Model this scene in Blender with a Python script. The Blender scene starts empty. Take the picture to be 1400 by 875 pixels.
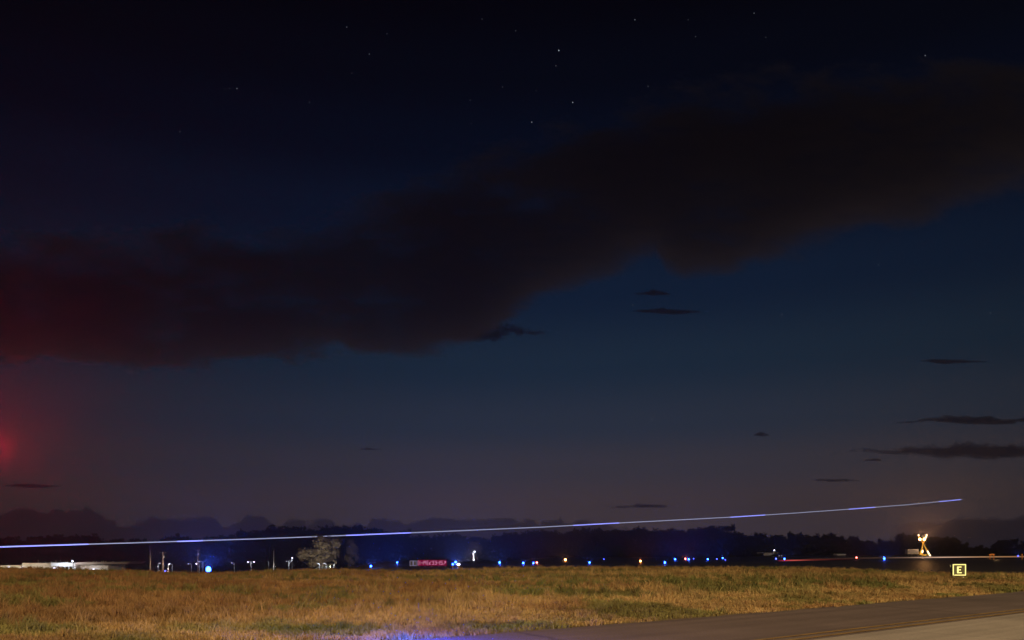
import bpy, math, random
import numpy as np
from mathutils import Vector
random.seed(7); rng = np.random.default_rng(7)
sc = bpy.context.scene
COL = sc.collection
PI = math.pi
F, HZ, CX, CAMZ = 1088.0, 757.0, 700.0, 1.6      # focal length in photo pixels, horizon row, centre column, camera height

# ------------------------------------------------------------------ helpers
def at(px, py, D):
    """world point seen at photo pixel (px,py), D metres ahead of the camera"""
    return Vector(((px-CX)/F*D, D, CAMZ+(HZ-py)/F*D))
def sstep(a, b, x):
    t = np.clip((np.asarray(x, float)-a)/(b-a), 0, 1); return t*t*(3-2*t)
def lin(r, g, b):
    f = lambda c: c/12.92 if c <= .04045 else ((c+.055)/1.055)**2.4
    return (f(r/255), f(g/255), f(b/255))

_P = rng.random((256, 256))
def vnoise(x, y):
    x = np.asarray(x, float); y = np.asarray(y, float)
    xi = np.floor(x).astype(int); yi = np.floor(y).astype(int)
    fx = x-xi; fy = y-yi; fx = fx*fx*(3-2*fx); fy = fy*fy*(3-2*fy)
    g = lambda a, b: _P[a & 255, b & 255]
    return (g(xi, yi)*(1-fx)+g(xi+1, yi)*fx)*(1-fy)+(g(xi, yi+1)*(1-fx)+g(xi+1, yi+1)*fx)*fy
def fbm(x, y, o=4):
    s = 0; a = .5; n = 0
    for k in range(o):
        s = s+a*vnoise(x*2**k+17.3*k, y*2**k+5.7*k); n += a; a *= .5
    return s/n

class MB:
    def __init__(s): s.v = []; s.f = []; s.c = []
    def quad(s, a, b, c, d):
        n = len(s.v); s.v += [a, b, c, d]; s.f.append((n, n+1, n+2, n+3))
    def box(s, c, d, rz=0.0):
        n = len(s.v); cs, sn = math.cos(rz), math.sin(rz)
        for k in range(8):
            x = d[0]/2*(1 if k & 1 else -1); y = d[1]/2*(1 if k & 2 else -1); z = d[2]/2*(1 if k & 4 else -1)
            s.v.append((c[0]+x*cs-y*sn, c[1]+x*sn+y*cs, c[2]+z))
        for q in ((0,2,3,1),(4,5,7,6),(0,1,5,4),(2,6,7,3),(0,4,6,2),(1,3,7,5)): s.f.append(tuple(n+i for i in q))
        return s
    def tube(s, pts, rad, n=8, col=None):
        pts = [Vector(p) for p in pts]
        if not isinstance(rad, (list, tuple)): rad = [rad]*len(pts)
        base = len(s.v)
        for i, p in enumerate(pts):
            t = (pts[min(i+1, len(pts)-1)]-pts[max(i-1, 0)]).normalized()
            u = t.cross(Vector((0, 0, 1)))
            if u.length < 1e-3: u = Vector((1, 0, 0))
            u.normalize(); w = u.cross(t).normalized()
            for k in range(n):
                a = 2*PI*k/n; q = p+(u*math.cos(a)+w*math.sin(a))*rad[i]
                s.v.append(tuple(q))
                if col: s.c.append(col[i])
        for i in range(len(pts)-1):
            for k in range(n):
                a = base+i*n+k; b = base+i*n+(k+1) % n
                s.f.append((a, b, b+n, a+n))
        s.f.append(tuple(base+k for k in range(n))[::-1]); e = base+(len(pts)-1)*n
        s.f.append(tuple(e+k for k in range(n)))
        return s
    def lathe(s, c, prof, n=12):
        base = len(s.v)
        for r, z in prof:
            for k in range(n):
                a = 2*PI*k/n; s.v.append((c[0]+r*math.cos(a), c[1]+r*math.sin(a), c[2]+z))
        for i in range(len(prof)-1):
            for k in range(n):
                a = base+i*n+k; b = base+i*n+(k+1) % n
                s.f.append((a, b, b+n, a+n))
        s.f.append(tuple(base+k for k in range(n))[::-1]); e = base+(len(prof)-1)*n
        s.f.append(tuple(e+k for k in range(n)))
        return s
    def ball(s, c, r, n=10, m=6, sq=(1, 1, 1)):
        base = len(s.v)
        for i in range(m+1):
            th = PI*i/m
            for k in range(n):
                a = 2*PI*k/n
                s.v.append((c[0]+r*sq[0]*math.sin(th)*math.cos(a), c[1]+r*sq[1]*math.sin(th)*math.sin(a), c[2]+r*sq[2]*math.cos(th)))
        for i in range(m):
            for k in range(n):
                a = base+i*n+k; b = base+i*n+(k+1) % n
                s.f.append((a, a+n, b+n, b))
        return s
    def prism(s, poly, y0, y1):
        """poly: (x,z) outline, extruded along y"""
        n = len(s.v); k = len(poly)
        s.v += [(x, y0, z) for x, z in poly]+[(x, y1, z) for x, z in poly]
        s.f.append(tuple(range(n, n+k))); s.f.append(tuple(range(n+2*k-1, n+k-1, -1)))
        for i in range(k):
            j = (i+1) % k; s.f.append((n+i, n+k+i, n+k+j, n+j))
        return s
    def mesh(s, name, m, smooth=False):
        me = bpy.data.meshes.new(name); me.from_pydata([tuple(v) for v in s.v], [], s.f)
        if m: me.materials.append(m)
        if s.c:
            at_ = me.color_attributes.new('glow', 'FLOAT_COLOR', 'POINT')
            at_.data.foreach_set('color', np.array(s.c, float).ravel())
        if smooth: me.polygons.foreach_set('use_smooth', [True]*len(me.polygons))
        me.update(); return me
    def build(s, name, m, parent=None, smooth=False):
        return link(name, s.mesh(name, m, smooth), parent)
def link(name, data, parent=None):
    o = bpy.data.objects.new(name, data); COL.objects.link(o)
    if parent: o.parent = parent
    return o
def tag(o, label=None, cat=None, group=None, kind=None):
    if label: o['label'] = label
    if cat: o['category'] = cat
    if group: o['group'] = group
    if kind: o['kind'] = kind
    return o
def thing(name, loc, label, cat, group=None, rz=0.0):
    o = bpy.data.objects.new(name, None); o.location = loc; o.rotation_euler[2] = rz; COL.objects.link(o)
    return tag(o, label, cat, group)
def lamp(loc, power, col, parent=None, size=.1, kind='POINT', spot=None, aim=None, blend=.6):
    l = bpy.data.lights.new('lamp_light', kind); l.energy = power; l.color = col; l.shadow_soft_size = size
    o = bpy.data.objects.new('lamp_light', l); COL.objects.link(o); o.location = loc
    if kind == 'SPOT':
        l.spot_size = spot; l.spot_blend = blend
        o.rotation_euler = Vector(aim).to_track_quat('-Z', 'Y').to_euler()
    if parent: o.parent = parent
    return o

# ------------------------------------------------------------------ materials
def nodes(name):
    m = bpy.data.materials.new(name); m.use_nodes = True
    nt = m.node_tree; nt.nodes.clear(); return m, nt
def mat(name, c, rough=.7, var=.25, scale=4.0, metal=0.0, c2=None, coord='Object', stretch=None, bump=0.0, spec=.5):
    m, nt = nodes(name); N = nt.nodes.new
    out = N('ShaderNodeOutputMaterial'); b = N('ShaderNodeBsdfPrincipled'); tc = N('ShaderNodeTexCoord')
    no = N('ShaderNodeTexNoise'); no.inputs['Scale'].default_value = scale; no.inputs['Detail'].default_value = 6
    mp = N('ShaderNodeMapping')
    if stretch: mp.inputs['Scale'].default_value = stretch[0]; mp.inputs['Rotation'].default_value = stretch[1]
    nt.links.new(tc.outputs[coord], mp.inputs[0]); nt.links.new(mp.outputs[0], no.inputs['Vector'])
    rp = N('ShaderNodeValToRGB'); rp.color_ramp.elements[0].position = .3; rp.color_ramp.elements[1].position = .7
    lo = [x*(1-var) for x in c]; hi = [min(1, x*(1+var)) for x in (c2 or c)]
    rp.color_ramp.elements[0].color = (*lo, 1); rp.color_ramp.elements[1].color = (*hi, 1)
    nt.links.new(no.outputs[0], rp.inputs[0]); nt.links.new(rp.outputs[0], b.inputs['Base Color'])
    b.inputs['Roughness'].default_value = rough; b.inputs['Metallic'].default_value = metal
    b.inputs['Specular IOR Level'].default_value = spec
    if bump:
        bp = N('ShaderNodeBump'); bp.inputs['Strength'].default_value = bump
        nt.links.new(no.outputs[0], bp.inputs['Height']); nt.links.new(bp.outputs[0], b.inputs['Normal'])
    nt.links.new(b.outputs[0], out.inputs[0]); return m
def emit(name, c, s, sample=False):
    m, nt = nodes(name); out = nt.nodes.new('ShaderNodeOutputMaterial'); e = nt.nodes.new('ShaderNodeEmission')
    e.inputs[0].default_value = (*c, 1); e.inputs[1].default_value = s
    nt.links.new(e.outputs[0], out.inputs[0]); m.cycles.emission_sampling = 'FRONT' if sample else 'NONE'
    return m
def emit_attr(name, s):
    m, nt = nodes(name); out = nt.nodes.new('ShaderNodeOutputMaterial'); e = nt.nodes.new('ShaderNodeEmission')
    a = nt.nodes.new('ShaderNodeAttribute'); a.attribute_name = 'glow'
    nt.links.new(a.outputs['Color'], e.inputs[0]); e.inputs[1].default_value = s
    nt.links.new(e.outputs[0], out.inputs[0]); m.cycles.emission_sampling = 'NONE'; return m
def volume(name, c, dens, g=0.0):
    m, nt = nodes(name); out = nt.nodes.new('ShaderNodeOutputMaterial'); v = nt.nodes.new('ShaderNodeVolumePrincipled')
    v.inputs['Color'].default_value = (*c, 1); v.inputs['Density'].default_value = dens; v.inputs['Anisotropy'].default_value = g
    nt.links.new(v.outputs[0], out.inputs['Volume'])
    m.cycles.homogeneous_volume = True
    try: m.volume_intersection_method = 'FAST'
    except Exception: pass
    return m
M = dict(
    steel=mat('galvanised_steel', (.45, .45, .46), .5, .15, 3, .6),
    wood=mat('weathered_pole_wood', (.22, .15, .11), .85, .3, 2),
    wall=mat('cream_wall_panel', (.62, .58, .50), .7, .08, .4),
    white=mat('white_painted_panel', (.78, .80, .82), .6, .06, .5),
    roof=mat('grey_roof_fascia', (.34, .32, .31), .7, .12, .5),
    dark=mat('dark_metal', (.03, .03, .035), .55, .2, 3),
    glass=mat('dark_window_glass', (.02, .025, .03), .1, .1, 2),
    tyre=mat('black_rubber', (.02, .02, .02), .8, .2, 5),
    yellow=mat('safety_yellow_paint', (.70, .45, .05), .5, .1, 4),
    orange=mat('orange_sign_back', (.75, .30, .07), .6, .1, 4),
    greenbox=mat('pale_green_marker', (.45, .55, .35), .6, .1, 6),
    bark=mat('tree_bark', (.10, .075, .055), .9, .3, 2),
    palebark=mat('pale_tree_bark', (.30, .25, .20), .9, .3, 2),
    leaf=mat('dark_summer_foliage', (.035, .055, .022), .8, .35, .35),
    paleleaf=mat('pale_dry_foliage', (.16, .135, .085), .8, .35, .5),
    bluelens=emit('blue_lens_light', (.012, .060, 1.0), 60, True),
    bluedim=emit('dim_blue_lens_light', (.06, .09, 1.0), 12, True),
    whitelens=emit('white_lamp_lens', (.80, .82, 1.0), 7),
    dimlens=emit('dim_lamp_lens', (.80, .82, .95), 1.2),
    warmlens=emit('warm_lamp_lens', (1.0, .50, .18), 30),
    amberlens=emit('amber_lens_light', (1.0, .30, .07), 42, True),
    redlens=emit('red_lens_light', (1.0, .13, .10), 30, True),
    signyellow=emit('backlit_yellow_lettering', (1.0, .84, .26), 1.7, True),
    signred=emit('backlit_red_panel', (.26, .002, .04), .62),
    signwhite=emit('backlit_white_lettering', (.75, .30, .50), .8),
    signpale=emit('backlit_pale_lettering', (.17, .15, .25), 1.0),
    signblack=mat('black_sign_face', (.05, .045, .012), .5, .1, 4),
)

# ------------------------------------------------------------------ terrain
_cp = [0, 100, 185, 240, 285, 330, 400, 455, 500, 560, 640, 740, 900, 1050, 1110, 1180, 1250, 1311, 1400]
_cy = [776, 778.5, 780.5, 783, 784.5, 783, 780, 778.5, 780.5, 781.5, 779.5, 776.3, 776, 776.5, 777, 780, 784, 786.5, 786]
_cd = [62, 62, 62, 62, 62, 63, 65, 66, 68, 70, 72, 75, 76, 74, 72, 66, 62, 60, 60]
_gz = [CAMZ-(y-HZ)/F*d-.15 for y, d in zip(_cy, _cd)]
EA = np.array((-.29, 15.86)); ED = np.array((.778, .628)); ED = ED/np.linalg.norm(ED); EN = np.array((-ED[1], ED[0]))   # pavement edge, EN points to the grass
def edge_s(x, y): return (np.asarray(x)-EA[0])*EN[0]+(np.asarray(y)-EA[1])*EN[1]
def H(x, y):
    x = np.asarray(x, float); y = np.asarray(y, float)
    ys = np.maximum(y, 8.0); u = np.clip(x/ys, -.95, .95); px = CX+u*F
    dc = np.interp(px, _cp, _cd); zc = np.interp(px, _cp, _gz)
    s = edge_s(x, y)
    near = zc*sstep(0, 1, (y-24)/(dc-24))*sstep(1.0, 9.0, s)
    n = (fbm(x*.09+40, y*.09+3, 3)-.5)*.16*sstep(2, 12, s)*(1-sstep(60, 100, y))
    t = sstep(0, 26, y-dc)
    z = (near+n)*(1-t)+(-.5-1.3*(1-sstep(-.235, -.15, u)))*t
    left = 1-sstep(-.265, -.165, u); right = sstep(.22, .45, u); mid = 1-sstep(-.04, .06, u)
    z = z-left*(4.5*sstep(108, 240, y)+5.0*sstep(310, 420, y))+right*1.2*sstep(130, 260, y)-(1-left)*mid*3.7*sstep(230, 420, y)
    return z
def Hf(x, y): return float(H(x, y))

xs = np.unique(np.concatenate([np.linspace(-1600, -160, 40), np.linspace(-160, 160, 161), np.linspace(160, 1600, 40)]))
ys = np.unique(np.concatenate([np.linspace(-180, 8, 20), np.linspace(8, 120, 113), np.linspace(120, 460, 70), np.linspace(460, 1400, 20)]))
def sheet(name, m, fx, fy, off, keep=None):
    X, Y = np.meshgrid(fx, fy); Z = H(X, Y)+off
    n = len(fx); v = np.stack([X.ravel(), Y.ravel(), Z.ravel()], 1)
    fs = []
    for j in range(len(fy)-1):
        for i in range(n-1):
            if keep is None or keep((fx[i]+fx[i+1])/2, (fy[j]+fy[j+1])/2): fs.append((j*n+i, j*n+i+1, (j+1)*n+i+1, (j+1)*n+i))
    me = bpy.data.meshes.new(name); me.from_pydata(v.tolist(), [], fs); me.materials.append(m)
    me.polygons.foreach_set('use_smooth', [True]*len(fs)); me.update()
    return link(name, me)
soil = mat('dry_turf_soil', (.15, .105, .055), .95, .4, .8, c2=(.20, .15, .07), bump=.3)
tag(sheet('ground', soil, xs, ys, -.012), kind='structure')

# near pavement: shoulder asphalt, twin yellow edge lines, concrete taxiway. all laid as flat sheets parallel to the edge
def strip(name, m, s0, s1, z, l0=-60, l1=120, wob=0.0):
    b = MB(); n = 180; pr = None
    for i in range(n+1):
        l = l0+(l1-l0)*i/n; a = EA+ED*l
        w = wob*(float(fbm(l*.9, 3.1, 4))-.5)
        p = a+EN*(s0+w); q = a+EN*s1
        cur = ((p[0], p[1], z), (q[0], q[1], z))
        if pr: b.quad(pr[1], cur[1], cur[0], pr[0])
        pr = cur
    return tag(b.build(name, m), kind='structure')
ang = math.atan2(ED[1], ED[0])
def pavement(name, c, joint, crack):
    """aggregate speckle, long wear streaks, sealed cracks and slab joints, all in pavement axes"""
    m, nt = nodes(name); N = nt.nodes.new; L = nt.links.new
    out = N('ShaderNodeOutputMaterial'); b = N('ShaderNodeBsdfPrincipled'); tc = N('ShaderNodeTexCoord'); L(b.outputs[0], out.inputs[0])
    mp = N('ShaderNodeMapping'); mp.inputs['Rotation'].default_value = (0, 0, -ang); L(tc.outputs['Object'], mp.inputs[0])
    def noise(scale, detail, sx=1.0):
        k = N('ShaderNodeMapping'); k.inputs['Scale'].default_value = (sx, 1, 1); L(mp.outputs[0], k.inputs[0])
        n = N('ShaderNodeTexNoise'); n.inputs['Scale'].default_value = scale; n.inputs['Detail'].default_value = detail; L(k.outputs[0], n.inputs['Vector']); return n.outputs[0]
    def rng_(v, a, b_, lo, hi):
        r = N('ShaderNodeMapRange'); r.inputs[1].default_value = a; r.inputs[2].default_value = b_; r.inputs[3].default_value = lo; r.inputs[4].default_value = hi; L(v, r.inputs[0]); return r.outputs[0]
    def mul(a, b_):
        k = N('ShaderNodeMath'); k.operation = 'MULTIPLY'; L(a, k.inputs[0]); L(b_, k.inputs[1]); return k.outputs[0]
    f = rng_(noise(1.4, 6, .04), .35, .65, .80, 1.16)          # wheel-path streaks
    f = mul(f, rng_(noise(.35, 4), .35, .65, .88, 1.10))        # broad patches
    f = mul(f, rng_(noise(28, 3), .3, .7, .86, 1.14))           # aggregate
    v = N('ShaderNodeTexVoronoi'); v.feature = 'DISTANCE_TO_EDGE'; v.inputs['Scale'].default_value = crack
    dn = N('ShaderNodeTexNoise'); dn.inputs['Scale'].default_value = 1.3; dn.inputs['Detail'].default_value = 4; L(mp.outputs[0], dn.inputs['Vector'])
    mx = N('ShaderNodeMix'); mx.data_type = 'VECTOR'; mx.inputs[0].default_value = .35; L(mp.outputs[0], mx.inputs[4]); L(dn.outputs['Color'], mx.inputs[5]); L(mx.outputs[1], v.inputs['Vector'])
    f = mul(f, rng_(v.outputs['Distance'], .0, .012, .62, 1.0))
    if joint:
        br = N('ShaderNodeTexBrick'); br.offset = 0; br.inputs['Scale'].default_value = 1; br.inputs['Brick Width'].default_value = joint; br.inputs['Row Height'].default_value = joint
        br.inputs['Mortar Size'].default_value = .018; br.inputs['Color1'].default_value = (1, 1, 1, 1); br.inputs['Color2'].default_value = (.93, .93, .93, 1); br.inputs['Mortar'].default_value = (.5, .5, .5, 1)
        L(mp.outputs[0], br.inputs['Vector']); sx = N('ShaderNodeSeparateColor'); L(br.outputs['Color'], sx.inputs[0]); f = mul(f, sx.outputs[0])
    vm_ = N('ShaderNodeVectorMath'); vm_.operation = 'SCALE'; vm_.inputs[0].default_value = c; L(f, vm_.inputs['Scale']); L(vm_.outputs[0], b.inputs['Base Color'])
    b.inputs['Roughness'].default_value = .8; b.inputs['Specular IOR Level'].default_value = .35
    bp = N('ShaderNodeBump'); bp.inputs['Strength'].default_value = .25; bp.inputs['Distance'].default_value = .01; L(noise(40, 3), bp.inputs['Height']); L(bp.outputs[0], b.inputs['Normal'])
    return m
asph = pavement('worn_shoulder_asphalt', (.19, .155, .145), 0, .16)
conc = pavement('pale_taxiway_concrete', (.43, .40, .35), 5.5, .05)
lines = mat('worn_yellow_line_paint', (.33, .22, .06), .75, .35, 2.5)
LS = -float(np.dot(np.array((4.6, 14.7))-EA, EN))            # distance of the twin line from the edge
strip('shoulder', asph, .0, -LS-.8, .008, wob=.35)
strip('taxiway', conc, -LS-.62, -60, .016)
strip('taxiway_edge_line', lines, -LS, -LS-.11, .024)
strip('taxiway_edge_line', lines, -LS-.36, -LS-.47, .024)
# far pavement beyond the grass crest
wet = mat('dark_runway_asphalt', (.085, .078, .075), .55, .15, .15, c2=(.10, .092, .088), stretch=((.15, 1, 1), (0, 0, 0)), spec=.14)
fx = np.linspace(-40, 420, 116); fy = np.linspace(88, 420, 84)
tag(sheet('runway', wet, fx, fy, .012, lambda x, y: (x-CX*0)/y > -.17 and y > np.interp(CX+x/y*F, _cp, _cd)+20 and (y < 250 or x/y < .42)), kind='structure')

# ------------------------------------------------------------------ grass (uncountable: one object)
def grass(name, N, seed):
    r = np.random.default_rng(seed)
    # y sampled uniformly => density per square metre falls as 1/y
    y = 12.5+(100-12.5)*r.random(N)**1.15; u = (r.random(N)-.5)*1.46; x = u*y
    # gather into tufts
    tx = np.round(x/.55+r.normal(0, .45, N)); ty = np.round(y/.55+r.normal(0, .45, N))
    hx = np.sin(tx*12.9898+ty*78.233)*43758.5453; hx = hx-np.floor(hx)
    hy = np.sin(tx*39.3468+ty*11.135)*24634.6345; hy = hy-np.floor(hy)
    k = r.random(N) < .5
    x = np.where(k, (tx+hx-.5)*.55+r.normal(0, .09, N), x); y = np.where(k, (ty+hy-.5)*.55+r.normal(0, .09, N), y)
    s = edge_s(x, y); wob = (fbm(x*.7, y*.7, 3)-.5)*1.4
    ok = (s+wob*.5 > .12) & (y > 12) & (y < np.interp(CX+x/y*F, _cp, _cd)+9+4*wob); x, y, s, k, hx, hy = x[ok], y[ok], s[ok], k[ok], hx[ok], hy[ok]; n = len(x); u = x/y; px = CX+u*F
    big = fbm(x*.13+9, y*.13+2, 4); fine = fbm(x*.6, y*.45+8, 3)
    mown = 1-sstep(2.5, 7.5, s+(big-.5)*4)
    h = (.09+.17*fine+.13*big)*(1-.55*mown)*(.6+.7*r.random(n))*np.where(k, .75+1.1*hx**3, .7)
    h *= 1-.2*sstep(45, 70, y)
    # colour weight: 0 straw .. 1 green, and a brown weight
    band = sstep(27, 33, y)*(1-sstep(42, 52, y))*sstep(590, 720, px)*(1-sstep(1080, 1300, px))
    rim = (1-sstep(.4, 1.5, s))*sstep(.54, .66, fine)+.9*sstep(16.0, 16.6, y-.12*(x+5))*(1-sstep(17.4, 18.6, y-.12*(x+5)))*sstep(200, 260, px)*(1-sstep(440, 520, px))
    green = np.clip(band*sstep(.40, .60, fbm(x*.22+3, y*.5, 3))*1.0+rim*.7+.8*sstep(.52, .66, fbm(x*.3+31, y*.3+7, 3)), 0, 1)
    brown = np.clip((1-sstep(150, 760, px))*.8*(1-mown)+.7*sstep(.52, .66, fbm(x*.2+70, y*.35, 3)), 0, 1)
    straw = np.array((.40, .28, .115)); gr = np.array((.14, .15, .045)); br = np.array((.24, .135, .055))
    c = straw[None]*(1-brown[:, None])+br[None]*brown[:, None]
    c = c*(1-green[:, None])+gr[None]*green[:, None]
    c *= ((1+.13*np.sin(2*PI*(s+2.2*big)/5.2))*(.62+.42*r.random(n))*(.80+.34*hy)*(.68+.68*fbm(x*.35+11, y*.3+23, 3)))[:, None]
    a = r.random(n)*2*PI; ln = h*(.15+.5*r.random(n)); w = (.0045+.0045*r.random(n))*(y/14)**.75*np.where(green > .5, 1.5, 1.0)
    z = H(x, y)-.01
    dx, dy = np.cos(a), np.sin(a); fa = r.random(n)*PI; wx, wy = np.cos(fa)*w, np.sin(fa)*w
    V = np.empty((n, 5, 3))
    V[:, 0] = np.stack([x-wx, y-wy, z], 1); V[:, 1] = np.stack([x+wx, y+wy, z], 1)
    mx, my = x+dx*ln*.35, y+dy*ln*.35
    V[:, 2] = np.stack([mx+wx*.8, my+wy*.8, z+h*.6], 1); V[:, 3] = np.stack([mx-wx*.8, my-wy*.8, z+h*.6], 1)
    V[:, 4] = np.stack([x+dx*ln, y+dy*ln, z+h], 1)
    me = bpy.data.meshes.new(name); me.vertices.add(n*5); me.vertices.foreach_set('co', V.ravel())
    b = np.arange(n)*5
    L = np.stack([b, b+1, b+2, b+3, b+3, b+2, b+4], 1).ravel()
    me.loops.add(n*7); me.loops.foreach_set('vertex_index', L.astype(np.int32))
    me.polygons.add(n*2)
    st = np.stack([np.arange(n)*7, np.arange(n)*7+4], 1).ravel()
    me.polygons.foreach_set('loop_start', st.astype(np.int32))
    me.update(calc_edges=True); me.validate()
    ca = me.color_attributes.new('tint', 'FLOAT_COLOR', 'POINT')
    C4 = np.ones((n, 5, 4)); C4[:, :, :3] = c[:, None, :]; ca.data.foreach_set('color', C4.ravel())
    m, nt = nodes('grass_blade'); out = nt.nodes.new('ShaderNodeOutputMaterial'); bs = nt.nodes.new('ShaderNodeBsdfPrincipled')
    at_ = nt.nodes.new('ShaderNodeAttribute'); at_.attribute_name = 'tint'
    nt.links.new(at_.outputs['Color'], bs.inputs['Base Color']); bs.inputs['Roughness'].default_value = .75
    bs.inputs['Specular IOR Level'].default_value = .2
    nt.links.new(bs.outputs[0], out.inputs[0]); me.materials.append(m)
    return tag(link(name, me), kind='stuff')
grass('grass', 900000, 3)

# ------------------------------------------------------------------ trees
def crown_mesh(name, seed, m, w=1.0, n_cl=120, per=20, leaf=.055, low=.12, conical=False):
    """unit-height crown: leaf-sized faces in clumps through an uneven volume"""
    r = np.random.default_rng(seed); P = []
    lobes = [(r.normal(0, .13*w), r.normal(0, .13*w), low+.25+.62*r.random(), .07+.10*r.random()) for _ in range(12)]+[(0, 0, .80, .15), (0, 0, .5, .26*w)]
    for _ in range(n_cl):
        if conical:
            t = r.random()**.7; zz = low+(1-low)*(1-t); rr = .24*w*t*math.sqrt(r.random()); a = r.random()*2*PI
            c = np.array((rr*math.cos(a), rr*math.sin(a), zz)); cr = .03+.04*t
        else:
            L = lobes[r.integers(len(lobes))]; d = r.normal(0, 1, 3); d /= np.linalg.norm(d)
            c = np.array(L[:3])+d*L[3]*r.random()**.4*np.array((w, w, .85)); cr = .03+.05*r.random()
        P.append(c[None]+r.normal(0, 1, (per, 3))*cr*.6)
    P = np.concatenate(P); n = len(P); zl, zh = np.quantile(P[:, 2], (.003, .997)); P[:, 2] = low*.6+(P[:, 2]-zl)/(zh-zl)*(1-low*.6)
    a = r.normal(0, 1, (n, 3)); a /= np.linalg.norm(a, axis=1)[:, None]; b = np.cross(a, r.normal(0, 1, (n, 3))); b /= np.linalg.norm(b, axis=1)[:, None]
    sz = leaf*(.5+.7*r.random(n))[:, None]
    V = np.stack([P-a*sz, P-b*sz*.55, P+a*sz, P+b*sz*.55], 1).reshape(-1, 3)
    me = bpy.data.meshes.new(name); me.from_pydata(V.tolist(), [], np.arange(n*4).reshape(-1, 4).tolist()); me.materials.append(m); me.update()
    return me
def trunk_mesh(name, seed, m, w=1.0, limbs=7, r0=.022):
    r = random.Random(seed); b = MB()
    b.tube([(0, 0, -.02), (.005, 0, .2), (-.006, .004, .45), (.004, 0, .8)], [r0*1.25, r0, r0*.7, r0*.2], 7)
    for i in range(limbs):
        z0 = .16+.5*i/limbs; a = r.random()*2*PI; L = (.12+.16*r.random())*w
        x1, y1 = math.cos(a)*L, math.sin(a)*L
        b.tube([(0, 0, z0), (x1*.5, y1*.5, z0+.08), (x1, y1, z0+.12+.12*r.random())], [r0*.55, r0*.35, r0*.1], 5)
        a2 = a+.6; b.tube([(x1*.5, y1*.5, z0+.08), (x1*.6+math.cos(a2)*L*.5, y1*.6+math.sin(a2)*L*.5, z0+.2)], [r0*.3, r0*.08], 4)
    return b.mesh(name, m, True)
CR = [crown_mesh('crown', 20+i, M['leaf'], .95+.12*i) for i in range(5)]
CC = [crown_mesh('crown', 40+i, M['leaf'], .8+.2*i, 100, 20, .045, .06, True) for i in range(2)]
TR = [trunk_mesh('trunk', 60+i, M['bark']) for i in range(3)]
sky_px = [-60, 0, 40, 80, 120, 126, 150, 200, 236, 243, 250, 300, 330, 350, 375, 430, 480, 510, 525, 560, 585, 600, 612, 624, 640, 655, 668, 682, 700, 720, 740, 760, 782, 800, 850, 880, 900, 920, 945, 965, 975, 986, 1000, 1020, 1038, 1052, 1066, 1090, 1112, 1130, 1150, 1165, 1182, 1200, 1216, 1232, 1247, 1262, 1280, 1300, 1315, 1330, 1345, 1360, 1375, 1390, 1410, 1460]
sky_py = [738, 737, 737, 734, 735, 741, 740, 740, 738, 731, 738, 736, 729, 727, 723, 723.5, 721, 722, 727, 731, 736, 735, 730, 736, 734, 733, 737, 732, 732, 728, 727, 729, 723.5, 725, 724, 723, 724, 727, 726, 725, 720.5, 727, 731, 729, 728, 735, 732, 731, 730, 732, 735, 734, 737, 740, 737, 734, 731, 733, 737, 735, 741, 748, 746, 743, 738, 742, 742, 742]
def tree(px, py, D, label, group, crown, trunk, wscale=1.0, name='tree'):
    x = (px-CX)/F*D; z0 = Hf(x, D)-.1; h = CAMZ+(HZ-py)/F*D-z0
    t = thing(name, (x, D, z0), label, 'tree', group, random.random()*6.28)
    t.scale = (h*wscale, h*wscale, h)
    link('crown', crown, t); link('trunk', trunk, t)
    return t
GT = 'trees of the dark wood beyond the airfield'
px = -55.0; i = 0
while px < 1460:
    py = float(np.interp(px, sky_px, sky_py)); D = 560+60*random.random()
    if px < 330: D = 520+40*random.random()
    k = random.random()
    py += random.uniform(-2.2, 2.0)
    if i % 2: py += 1.0+4*random.random(); D -= 30
    tree(px, py-.8, D, 'leafy dark tree merging into the black tree line under the horizon glow', GT,
         CR[i % 5], TR[i % 3], (.95+.3*k) if D > 0 else 1)
    px += 9.5+3*random.random(); i += 1
tree(243, 730.5, 505, 'narrow dark tree poking above the tree line left of the utility poles', 'trees standing out of the tree line', CC[0], TR[0], 1.0)
tree(975, 720, 540, 'tall round tree, the highest bump of the tree line above the blue lights cluster', 'trees standing out of the tree line', CR[2], TR[1], .95)
tree(618, 731, 535, 'dark tree rising left of the white lamp post', 'trees standing out of the tree line', CR[3], TR[2], 1.0)
tree(1248, 730, 500, 'broad dark tree lit brown behind the lighted cross', 'trees standing out of the tree line', CR[1], TR[2], 1.35)
tree(1301, 734.5, 500, 'broad dark tree right of the lighted cross', 'trees standing out of the tree line', CR[0], TR[0], 1.4)
tree(1374, 737.5, 500, 'dark rounded tree near the far right end of the tree line', 'trees standing out of the tree line', CR[4], TR[1], 1.2)
# brush filling the foot of the wood
b = MB(); r = np.random.default_rng(5)
for k in range(9000):
    p_ = -70+1540*r.random(); D = 500+130*r.random(); x = (p_-CX)/F*D; z = Hf(x, D)+(6.5 if p_ < 1180 else 4.5)*r.random()**1.2
    a = r.random()*PI; s_ = .8+1.3*r.random(); dx, dy = math.cos(a)*s_, math.sin(a)*s_
    b.quad((x-dx, D-dy, z-s_*.5), (x+dx, D+dy, z-s_*.6), (x+dx*.7, D+dy, z+s_*.7), (x-dx*.6, D-dy, z+s_*.6))
tag(b.build('undergrowth', M['leaf']), kind='stuff')
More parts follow.
